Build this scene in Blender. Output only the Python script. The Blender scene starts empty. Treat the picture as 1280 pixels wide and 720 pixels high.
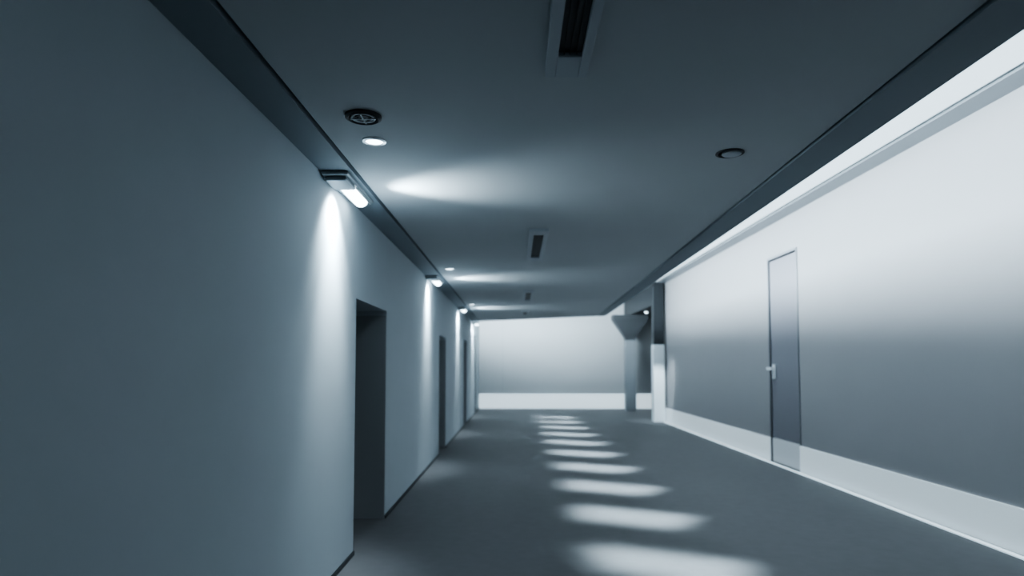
import bpy, bmesh, math
from mathutils import Vector, Matrix

C = bpy.context.scene.collection
try:
    bpy.context.scene.view_settings.view_transform = 'AgX'
    bpy.context.scene.view_settings.look = 'AgX - Medium High Contrast'
except Exception as ex:
    print(ex)

# ---------------------------------------------------------------- materials
def mat(name, col, rough=0.6, metal=0.0, emis=None, estr=0.0, noise=0.0, nscale=6.0, bump=0.0, bscale=120.0, spec=0.5):
    m = bpy.data.materials.new(name); m.use_nodes = True
    nt = m.node_tree; b = nt.nodes['Principled BSDF']
    b.inputs['Roughness'].default_value = rough
    b.inputs['Metallic'].default_value = metal
    b.inputs['Specular IOR Level'].default_value = spec
    tc = nt.nodes.new('ShaderNodeTexCoord')
    if noise > 0:
        n = nt.nodes.new('ShaderNodeTexNoise'); n.inputs['Scale'].default_value = nscale
        n.inputs['Detail'].default_value = 5
        nt.links.new(tc.outputs['Object'], n.inputs['Vector'])
        r = nt.nodes.new('ShaderNodeMix'); r.data_type = 'RGBA'
        r.inputs['A'].default_value = [c*(1-noise) for c in col]+[1]
        r.inputs['B'].default_value = [min(1, c*(1+noise)) for c in col]+[1]
        nt.links.new(n.outputs['Fac'], r.inputs['Factor'])
        nt.links.new(r.outputs['Result'], b.inputs['Base Color'])
    else:
        b.inputs['Base Color'].default_value = list(col)+[1]
    if bump > 0:
        n2 = nt.nodes.new('ShaderNodeTexNoise'); n2.inputs['Scale'].default_value = bscale
        nt.links.new(tc.outputs['Object'], n2.inputs['Vector'])
        bp = nt.nodes.new('ShaderNodeBump'); bp.inputs['Strength'].default_value = bump
        bp.inputs['Distance'].default_value = 0.01
        nt.links.new(n2.outputs['Fac'], bp.inputs['Height'])
        nt.links.new(bp.outputs['Normal'], b.inputs['Normal'])
    if emis:
        b.inputs['Emission Color'].default_value = list(emis)+[1]
        b.inputs['Emission Strength'].default_value = estr
    return m

COOL = (0.66, 0.86, 1.0)
WHITE = (0.75, 0.91, 1.0)
M_wallL = mat('plaster_left', (0.47, 0.525, 0.56), 0.75, noise=0.03, nscale=3, bump=0.03)
M_wallR = mat('satin_wall_panel', (0.34, 0.335, 0.345), 0.55, noise=0.02, nscale=2)
M_ceil = mat('ceiling_paint', (0.50, 0.53, 0.55), 0.8, noise=0.03, nscale=2)
M_band = mat('ceiling_band_metal', (0.22, 0.26, 0.29), 0.6)
M_cove = mat('cove_paint', (0.50, 0.53, 0.55), 0.7)
M_coveGlow = mat('cove_painted_glow', (0.6, 0.65, 0.68), 0.5, emis=WHITE, estr=1.0)  # brightness of the upper ceiling put in as emission
M_floor = mat('floor_vinyl', (0.135, 0.137, 0.143), 0.62, noise=0.12, nscale=9, bump=0.08, bscale=60, spec=0.35)
M_dark = mat('dark_metal', (0.03, 0.035, 0.04), 0.5, metal=0.4)
M_gap = mat('shadow_gap', (0.01, 0.012, 0.014), 0.9)
M_grille = mat('grille_frame', (0.44, 0.48, 0.52), 0.5)
M_trimc = mat('cornice_grey', (0.22, 0.24, 0.26), 0.5)
M_base = mat('skirting_glow', (0.45, 0.5, 0.53), 0.4, emis=WHITE, estr=0.45)  # skirting is no lamp; emission stands in for light on it
M_floorGlow = mat('floor_glow_strip', (0.8, 0.9, 0.95), 0.4, emis=WHITE, estr=0.8)  # no LED here; emission stands in for the glow on the floor
M_baseE = mat('skirting_glow_end', (0.6, 0.65, 0.68), 0.4, emis=WHITE, estr=0.8)  # bright band at the end wall foot put in as emission
M_doorR = mat('door_laminate', (0.21, 0.205, 0.235), 0.45, noise=0.02)
M_kick = mat('door_kick', (0.36, 0.39, 0.43), 0.45, emis=WHITE, estr=0.2)  # weak emission brightens the plate, which is no lamp
M_doorL = mat('door_dark_laminate', (0.08, 0.09, 0.10), 0.6)
M_jamb = mat('jamb_shade_grey', (0.30, 0.32, 0.33), 0.6)
M_steel = mat('brushed_steel', (0.75, 0.78, 0.8), 0.3, metal=0.8)
M_nickel = mat('satin_nickel', (0.9, 0.93, 0.95), 0.35, metal=0.2)
M_lens = mat('frosted_lens', (0.9, 0.95, 1), 0.3, emis=WHITE, estr=9)
M_lens2 = mat('downlight_lens', (0.9, 0.95, 1), 0.3, emis=WHITE, estr=8)
M_house = mat('lamp_housing', (0.25, 0.28, 0.3), 0.4, metal=0.5)
M_white = mat('column_white', (0.8, 0.85, 0.88), 0.5)

# ---------------------------------------------------------------- helpers
def new_obj(name, bm, m, parent=None, bevel=0, smooth=False):
    co = [v.co.copy() for v in bm.verts]
    lo = Vector([min(c[i] for c in co) for i in range(3)]); hi = Vector([max(c[i] for c in co) for i in range(3)])
    ctr = (lo+hi)/2
    for v in bm.verts: v.co -= ctr
    bmesh.ops.recalc_face_normals(bm, faces=bm.faces)
    me = bpy.data.meshes.new(name); bm.to_mesh(me); bm.free()
    o = bpy.data.objects.new(name, me); o.location = ctr; C.objects.link(o)
    me.materials.append(m)
    if smooth:
        for p in me.polygons: p.use_smooth = True
    if bevel:
        md = o.modifiers.new('bevel', 'BEVEL'); md.width = bevel; md.segments = 3; md.limit_method = 'ANGLE'
    if parent:
        o.parent = parent; o.location = ctr - parent.location
    return o

def add_box(bm, a, b):
    vs = [bm.verts.new((x, y, z)) for x in (a[0], b[0]) for y in (a[1], b[1]) for z in (a[2], b[2])]
    for f in ((0,1,3,2),(4,6,7,5),(0,4,5,1),(2,3,7,6),(0,2,6,4),(1,5,7,3)):
        bm.faces.new([vs[i] for i in f])

def boxes(name, lst, m, parent=None, bevel=0):
    bm = bmesh.new()
    for a, b in lst: add_box(bm, a, b)
    return new_obj(name, bm, m, parent, bevel)

def prism(name, pts, z0, z1, m, parent=None, bevel=0):
    bm = bmesh.new()
    lo = [bm.verts.new((x, y, z0)) for x, y in pts]; hi = [bm.verts.new((x, y, z1)) for x, y in pts]
    bm.faces.new(lo); bm.faces.new(hi)
    n = len(pts)
    for i in range(n):
        bm.faces.new([lo[i], lo[(i+1) % n], hi[(i+1) % n], hi[i]])
    return new_obj(name, bm, m, parent, bevel)

def empty(name, loc):
    e = bpy.data.objects.new(name, None); e.location = loc; e.empty_display_size = 0.1; C.objects.link(e); return e

def lathe(name, prof, ctr, m, parent=None, seg=40, smooth=True):
    bm = bmesh.new(); rings = []
    for r, z in prof:
        rings.append([bm.verts.new((ctr[0]+r*math.cos(2*math.pi*i/seg), ctr[1]+r*math.sin(2*math.pi*i/seg), ctr[2]+z)) for i in range(seg)])
    for a, b in zip(rings, rings[1:]):
        for i in range(seg):
            bm.faces.new([a[i], a[(i+1) % seg], b[(i+1) % seg], b[i]])
    bm.faces.new(rings[0]); bm.faces.new(rings[-1])
    return new_obj(name, bm, m, parent, smooth=False)

def light(name, kind, loc, target, energy, col=COOL, parent=None, roll=None, **kw):
    l = bpy.data.lights.new(name, kind); l.energy = energy; l.color = col
    for k, v in kw.items(): setattr(l, k, v)
    o = bpy.data.objects.new(name, l); C.objects.link(o)
    d = (Vector(target)-Vector(loc)).normalized()
    if roll is None:
        o.rotation_euler = d.to_track_quat('-Z', 'Y').to_euler()
    else:
        z = -d; x = Vector(roll); x = (x - z*x.dot(z)).normalized(); y = z.cross(x)
        o.rotation_euler = Matrix((x, y, z)).transposed().to_euler()
    o.location = loc
    if parent:
        o.parent = parent; o.location = Vector(loc)-parent.location
    return o

# ---------------------------------------------------------------- dimensions
XL, XR = -1.38, 4.30
Y0, YE = -3.0, 24.0
ZC, ZT = 2.98, 4.0
def edge1(y): return 1.71+0.031*y
def edge2(y): return 2.0+0.026*y
def yend(x): return 19.9-0.62*(x-XL)

# ---------------------------------------------------------------- shell
boxes('floor', [((-2.2, Y0-0.2, -0.15), (9.2, YE+0.2, 0))], M_floor)
boxes('ceiling', [((-2.2, Y0-0.2, ZT), (9.2, YE+0.2, ZT+0.15))], M_cove)

doorsL = [(5.50, 6.80, 2.18), (11.5, 12.6, 2.15), (16.9, 17.9, 2.3), (21.4, 22.3, 2.6)]
segs = []; y = Y0
foot_shade = []
for a, b, h in doorsL:
    segs.append(((-1.98, y, 0), (XL, a, ZT))); segs.append(((-1.98, a, h), (XL, b, ZT)))
    foot_shade.append(((XL, y, 0), (XL+0.012, a, 0.035))); y = b
segs.append(((-1.98, y, 0), (XL, YE, ZT))); foot_shade.append(((XL, y, 0), (XL+0.012, YE, 0.035)))
boxes('wall_left', segs, M_wallL)
boxes('wall_foot_shade', foot_shade, M_dark)  # dark strip painting the shadow where wall meets floor
for i, (a, b, h) in enumerate(doorsL):
    e = empty('door_%d' % (i+1), (-1.9, (a+b)/2, 0))
    boxes('leaf', [((-1.96, a+0.04, 0.01), (-1.9, b-0.04, h-0.04))], M_doorL, e, 0.004)
    boxes('frame', [((-1.97, a, 0), (-1.86, a+0.04, h)), ((-1.97, b-0.04, 0), (-1.86, b, h)), ((-1.97, a+0.04, h-0.04), (-1.86, b-0.04, h))], M_dark, e)
    boxes('jamb_shade_boards', [((-1.86, a, 0), (XL-0.004, a+0.012, h-0.05)), ((-1.86, b-0.012, 0), (XL-0.004, b, h-0.05))], M_jamb, e)  # added darker boards; recess shade put into their colour
    boxes('handle', [((-1.9, a+0.12, 1.02), (-1.85, a+0.14, 1.04)), ((-1.86, a+0.12, 1.02), (-1.84, a+0.26, 1.04))], M_steel, e, 0.004)

# right wall with tall flush door
DA, DB, DH = 9.77, 10.87, 3.39
YW = 18.6
boxes('wall_right', [((XR, Y0, 0), (4.6, DA, ZT)), ((XR, DA, DH), (4.6, DB, ZT)), ((XR, DB, 0), (4.6, YW, ZT))], M_wallR)
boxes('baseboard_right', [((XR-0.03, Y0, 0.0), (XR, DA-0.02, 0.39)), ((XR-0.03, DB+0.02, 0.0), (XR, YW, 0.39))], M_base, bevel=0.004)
boxes('floor_glow_line', [((XR-0.12, Y0, 0.0), (XR-0.07, YW-0.4, 0.012))], M_floorGlow)  # thin glowing strip for light along the floor edge
boxes('trim_2', [((XR-0.26, Y0, ZT-0.03), (XR, YW, ZT))], M_trimc)
e = empty('door_5', (XR, (DA+DB)/2, 0))
boxes('leaf', [((XR+0.01, DA+0.035, 0.41), (XR+0.06, DB-0.035, DH-0.035))], M_doorR, e, 0.004)
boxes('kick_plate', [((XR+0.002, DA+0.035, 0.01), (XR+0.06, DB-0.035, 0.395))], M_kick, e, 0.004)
boxes('backing', [((XR+0.1, DA, 0), (XR+0.2, DB, DH))], M_gap, e)
boxes('frame', [((XR-0.012, DA-0.025, 0), (XR+0.1, DA+0.012, DH+0.025)), ((XR-0.012, DB-0.012, 0), (XR+0.1, DB+0.025, DH+0.025)),
                ((XR-0.012, DA+0.012, DH-0.012), (XR+0.1, DB-0.012, DH+0.025))], mat('door_frame', (0.2, 0.21, 0.23), 0.4, metal=0.4), e)
hy = DB-0.16
bm = bmesh.new()
bmesh.ops.create_cone(bm, cap_ends=True, segments=32, radius1=0.06, radius2=0.055, depth=0.02,
    matrix=Matrix.Translation((XR-0.002, hy, 1.55)) @ Matrix.Rotation(math.pi/2, 4, 'Y'))
bmesh.ops.create_cone(bm, cap_ends=True, segments=24, radius1=0.025, radius2=0.025, depth=0.1,
    matrix=Matrix.Translation((XR-0.055, hy, 1.55)) @ Matrix.Rotation(math.pi/2, 4, 'Y'))
add_box(bm, (XR-0.12, hy-0.2, 1.525), (XR-0.08, hy+0.03, 1.575))
add_box(bm, (XR-0.012, hy-0.05, 1.38), (XR+0.012, hy+0.05, 1.62))
new_obj('lever_handle', bm, M_nickel, e, 0.004)

# end wall, back wall, side passage
boxes('wall_end', [((-2.2, YE, 0), (9.2, YE+0.2, ZT))], mat('satin_end_panel', (0.42, 0.43, 0.44), 0.55, noise=0.02, nscale=2))
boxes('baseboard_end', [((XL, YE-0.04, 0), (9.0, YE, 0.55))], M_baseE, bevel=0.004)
boxes('trim_4', [((xx-0.008, YE-0.004, 0.56), (xx+0.008, YE, ZT)) for xx in (-0.5,)], mat('seam_end', (0.33, 0.34, 0.36), 0.5))
boxes('wall_back', [((-2.2, Y0-0.2, 0), (9.2, Y0, ZT))], M_wallL)
boxes('wall_passage', [((9.0, Y0, 0), (9.2, YE, ZT))], M_wallR)
boxes('wall_passage_near', [((4.6, YW-0.2, 0), (9.0, YW, ZT))], M_wallR)
boxes('ceiling_bulkhead', [((4.05, YW+0.02, 3.4), (9.0, YE-0.05, ZT))], M_dark)

# dropped ceiling
main = [(-1.13, Y0), (edge1(Y0), Y0)]
yb = yend(edge1(18)); main += [(edge1(yb), yb-0.25), (-1.13, yend(-1.13)-0.25)]
prism('ceiling_dropped', main, ZC, ZC+0.06, M_ceil)
g = 0.02
boxes('trim_5', [((XL, Y0, ZC-0.01), (-1.155, yend(-1.15), ZC+0.06))], M_band)
yb2 = yend(edge2(17.6))
prism('trim_6', [(edge1(Y0)+g, Y0), (edge2(Y0), Y0), (edge2(yb2), yb2), (edge1(yb2)+g, yend(edge1(yb2)))], ZC-0.015, ZC+0.06, M_band)
prism('trim_7', [(-1.15, yend(-1.13)-0.22), (edge1(yb)+0.02, yb-0.22), (edge1(yb)+0.02, yb), (-1.15, yend(-1.13))], ZC-0.012, ZC+0.06, M_band)
prism('ceiling_plenum', [(XL, Y0), (edge2(Y0)-0.02, Y0), (edge2(yb2)-0.02, yb2-0.02), (XL, yend(XL)-0.02)], ZC+0.06, ZC+0.075, M_gap)

# ---------------------------------------------------------------- cove lamps
cl = empty('cove_strip_lamp', (1.25, 10, 3.1))
boxes('housing', [((1.15, 1.0, ZC+0.075), (1.2, 18.0, ZT-0.05))], M_white, cl)
light('strip', 'AREA', (1.23, 9.9, 3.34), (4.3, 9.9, 3.34), 1100, WHITE, cl, roll=(0, 1, 0), shape='RECTANGLE', size=15.6, size_y=0.5)
cl2 = empty('cove_strip_lamp', (0, 17.6, 3.1))
boxes('housing', [((XL+0.02, 17.3, ZC+0.075), (1.1, 17.35, ZT-0.05))], M_white, cl2)
light('strip', 'AREA', (-0.1, 17.38, 3.42), (-0.1, 24, 3.36), 1150, WHITE, cl2, roll=(1, 0, 0), shape='RECTANGLE', size=2.4, size_y=0.65)
# added glowing sheet: light on the cove ceiling put in as emission
boxes('cove_glow_sheet', [((3.35, 1.0, ZT-0.02), (3.98, YW-0.5, ZT))], M_coveGlow)

# ---------------------------------------------------------------- added hidden area lights making the floor patches
for i in range(10):
    cy = 5.36+1.63*i
    p = empty('added_patch_light', (3.2, cy, 3.9))
    lx, lz = 3.2, 3.88
    light('beam', 'AREA', (lx, cy, lz), (0.97, cy, 0), 18, WHITE, p, roll=(1.5, -0.70, 0.0), shape='RECTANGLE', size=1.5, size_y=0.6, spread=math.radians(7.5))
    boxes('bracket', [((lx-0.05, cy-0.05, 3.92), (lx+0.05, cy+0.05, ZT))], M_house, p)  # stub for the added light, not a real fitting

# ---------------------------------------------------------------- wall washer lamps
for i, ly in enumerate((4.82, 10.0, 15.2, 20.3)):
    p = empty('wall_washer_lamp', (-1.27, ly, ZC))
    zb = ZC-0.01
    boxes('housing', [((-1.37, ly-0.40, zb-0.03), (-1.18, ly+0.42, zb))], M_house, p, 0.012)
    boxes('bracket', [((-1.36, ly-0.36, zb-0.06), (-1.20, ly-0.10, zb-0.03))], M_house, p, 0.01)
    bm = bmesh.new()
    bmesh.ops.create_uvsphere(bm, u_segments=32, v_segments=16, radius=1)
    for v in bm.verts:
        s = 0.16 if v.co.y > 0 else -0.16
        v.co = Vector((v.co.x*0.055-1.265, v.co.y*0.06+s+ly+0.16, v.co.z*0.045+zb-0.035))
    new_obj('lens', bm, M_lens, p, smooth=True)
    boxes('rim', [((-1.335, ly-0.07, zb-0.045), (-1.322, ly+0.39, zb-0.02)), ((-1.208, ly-0.07, zb-0.045), (-1.195, ly+0.39, zb-0.02))], M_steel, p, 0.004)
    yy = ly-0.06
    light('wash', 'SPOT', (-1.20, yy, zb-0.07), (-1.20-0.75, yy, zb-1.1), 230, WHITE, p, spot_size=math.radians(98), spot_blend=1.0, shadow_soft_size=0.05)
    light('core', 'SPOT', (-1.22, yy, zb-0.065), (-1.22-0.75, yy, zb-1.1), 22, WHITE, p, spot_size=math.radians(66), spot_blend=0.8, shadow_soft_size=0.04)
    light('throw', 'SPOT', (-1.14, yy, zb-0.07), (-1.20-0.2, yy, zb-1.1), 190, WHITE, p, spot_size=math.radians(54), spot_blend=1.0, shadow_soft_size=0.04)
    light('glow', 'SPOT', (-1.10, ly+0.1, zb-0.22), (-0.3, ly+0.05, zb+0.10), 95, WHITE, p, spot_size=math.radians(86), spot_blend=1.0, shadow_soft_size=0.05)
    light('fill', 'POINT', (-0.95, ly+0.1, zb-0.35), (-0.3, ly, 0), 7, COOL, p, shadow_soft_size=0.1)

# ---------------------------------------------------------------- recessed downlights
for ly, lx in ((3.86, -0.87), (9.05, -0.95), (14.4, -1.0)):
    p = empty('downlight', (lx, ly, ZC))
    lathe('ring', [(0.072, 0), (0.072, -0.008), (0.055, -0.012), (0.05, -0.004), (0.05, 0)], (lx, ly, ZC), M_steel, p)
    lathe('lens', [(0.05, -0.001), (0.05, -0.008), (0.03, -0.012), (0.005, -0.013)], (lx, ly, ZC), M_lens2, p)
    light('spot', 'SPOT', (lx, ly, ZC-0.03), (lx, ly, 0), 12, WHITE, p, spot_size=math.radians(70), spot_blend=1.0, shadow_soft_size=0.03)

# round ceiling speaker
p = empty('ceiling_speaker', (-0.845, 3.47, ZC))
lathe('rim', [(0.10, 0), (0.10, -0.012), (0.085, -0.02), (0.078, -0.014), (0.078, 0)], (-0.845, 3.47, ZC), M_dark, p)
for k, r in enumerate((0.066, 0.046, 0.026)):
    lathe('cone_%d' % k, [(r, 0), (r, -0.016+0.001*k), (r-0.008, -0.016+0.001*k), (r-0.009, -0.006), (0.004, -0.006)] , (-0.845, 3.47, ZC-0.001*k), M_grille if k % 2 == 0 else M_dark, p)
boxes('bars', [((-0.845-0.07, 3.47-0.004, ZC-0.02), (-0.845+0.07, 3.47+0.004, ZC-0.012)), ((-0.845-0.004, 3.47-0.07, ZC-0.02), (-0.845+0.004, 3.47+0.07, ZC-0.012))], M_house, p)

# unlit adjustable downlight on right
c = (1.39, 4.10, ZC)
p = empty('unlit_downlight', c)
lathe('rim', [(0.09, 0), (0.09, -0.006), (0.078, -0.010), (0.072, -0.006), (0.072, 0)], c, M_dark, p)
lathe('core', [(0.062, 0), (0.062, -0.008), (0.04, -0.014), (0.01, -0.015)], (c[0]+0.015, c[1]+0.01, ZC), M_grille, p)

# linear slot diffusers
for y0 in (1.14, 6.38, 11.63, 16.0):
    L = 1.8; x0, x1 = 0.135, 0.33
    p = empty('air_diffuser', ((x0+x1)/2, y0+L/2, ZC))
    z0 = ZC-0.03
    if y0 > 15: L = 1.3
    boxes('frame', [((x0, y0, z0), (x0+0.05, y0+L, ZC)), ((x1-0.04, y0, z0), (x1, y0+L, ZC)),
                    ((x0+0.05, y0, z0), (x1-0.04, y0+0.2, ZC)), ((x0+0.05, y0+L-0.2, z0), (x1-0.04, y0+L, ZC))], M_grille, p, 0.004)
    boxes('slot', [((x0+0.05, y0+0.2, ZC-0.006), (x1-0.04, y0+L-0.2, ZC))], M_dark, p)
    boxes('blades', [((x0+0.075+k*0.027, y0+0.2, ZC-0.02), (x0+0.078+k*0.027, y0+L-0.2, ZC-0.006)) for k in range(3)], M_dark, p)

# ---------------------------------------------------------------- columns at the passage
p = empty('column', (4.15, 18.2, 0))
boxes('shaft_lit', [((3.92, YW-0.3, 0.0), (4.24, YW, 2.2))], M_white, p, 0.01)  # lit part of the post put into a white material
boxes('shaft_shaded', [((3.94, YW-0.28, 2.2), (4.24, YW, ZT))], M_dark, p, 0.01)  # unlit part of the post put into a dark material
light('added_post_spot', 'SPOT', (3.6, 16.6, 2.9), (4.1, YW-0.3, 0.6), 420, WHITE, p, spot_size=math.radians(36), spot_blend=0.6, shadow_soft_size=0.05)  # added unseen spot, aimed down to brighten the post

c = (4.07, 22.9)
p = empty('flared_column', (c[0], c[1], 0))
bm = bmesh.new()
prof = [(0.18, 0), (0.18, 2.5), (0.19, 2.6), (0.62, 3.24), (0.62, 3.4)]
rings = []
for r, z in prof:
    rings.append([bm.verts.new((c[0]+sx*r, c[1]+sy*(0.18+(r-0.18)*0.2), z)) for sx, sy in ((-1,-1),(1,-1),(1,1),(-1,1))])
for a, b in zip(rings, rings[1:]):
    for i in range(4): bm.faces.new([a[i], a[(i+1) % 4], b[(i+1) % 4], b[i]])
bm.faces.new(rings[0]); bm.faces.new(rings[-1])
o = new_obj('shaft', bm, mat('column_grey', (0.22, 0.24, 0.26), 0.5), p, 0.006)
o.data.materials.append(mat('capital_dark', (0.035, 0.04, 0.045), 0.5))
for f in o.data.polygons:
    if f.center.z + 1.7 > 2.45: f.material_index = 1
p = empty('passage_downlight', (4.3, 22.0, 3.4))
lathe('ring', [(0.08, 0), (0.08, -0.02), (0.06, -0.03)], (4.35, 21.3, 3.4), M_steel, p)
lathe('lens', [(0.06, -0.02), (0.05, -0.04), (0.02, -0.05)], (4.35, 21.3, 3.4), M_lens2, p)
light('spot', 'SPOT', (4.35, 21.3, 3.3), (4.5, 22.0, 0), 120, WHITE, p, spot_size=math.radians(80), spot_blend=1.0, shadow_soft_size=0.05)

# ---------------------------------------------------------------- world
w = bpy.data.worlds.new('world'); bpy.context.scene.world = w; w.use_nodes = True
w.node_tree.nodes['Background'].inputs['Color'].default_value = (0.3, 0.4, 0.5, 1)
w.node_tree.nodes['Background'].inputs['Strength'].default_value = 0.1

# ---------------------------------------------------------------- camera
F = 800.0
cam = bpy.data.cameras.new('camera'); co = bpy.data.objects.new('camera', cam); C.objects.link(co)
cam.sensor_width = 36; cam.lens = F/1280*36
cam.shift_y = 55/1280
pitch = math.atan(42/F); yaw = math.atan(5/F)
co.location = (0, 0, 1.6); co.rotation_euler = (math.pi/2+pitch, 0, yaw)
cam.clip_start = 0.05
cam.dof.use_dof = True; cam.dof.focus_distance = 3.5; cam.dof.aperture_fstop = 1.2
bpy.context.scene.camera = co
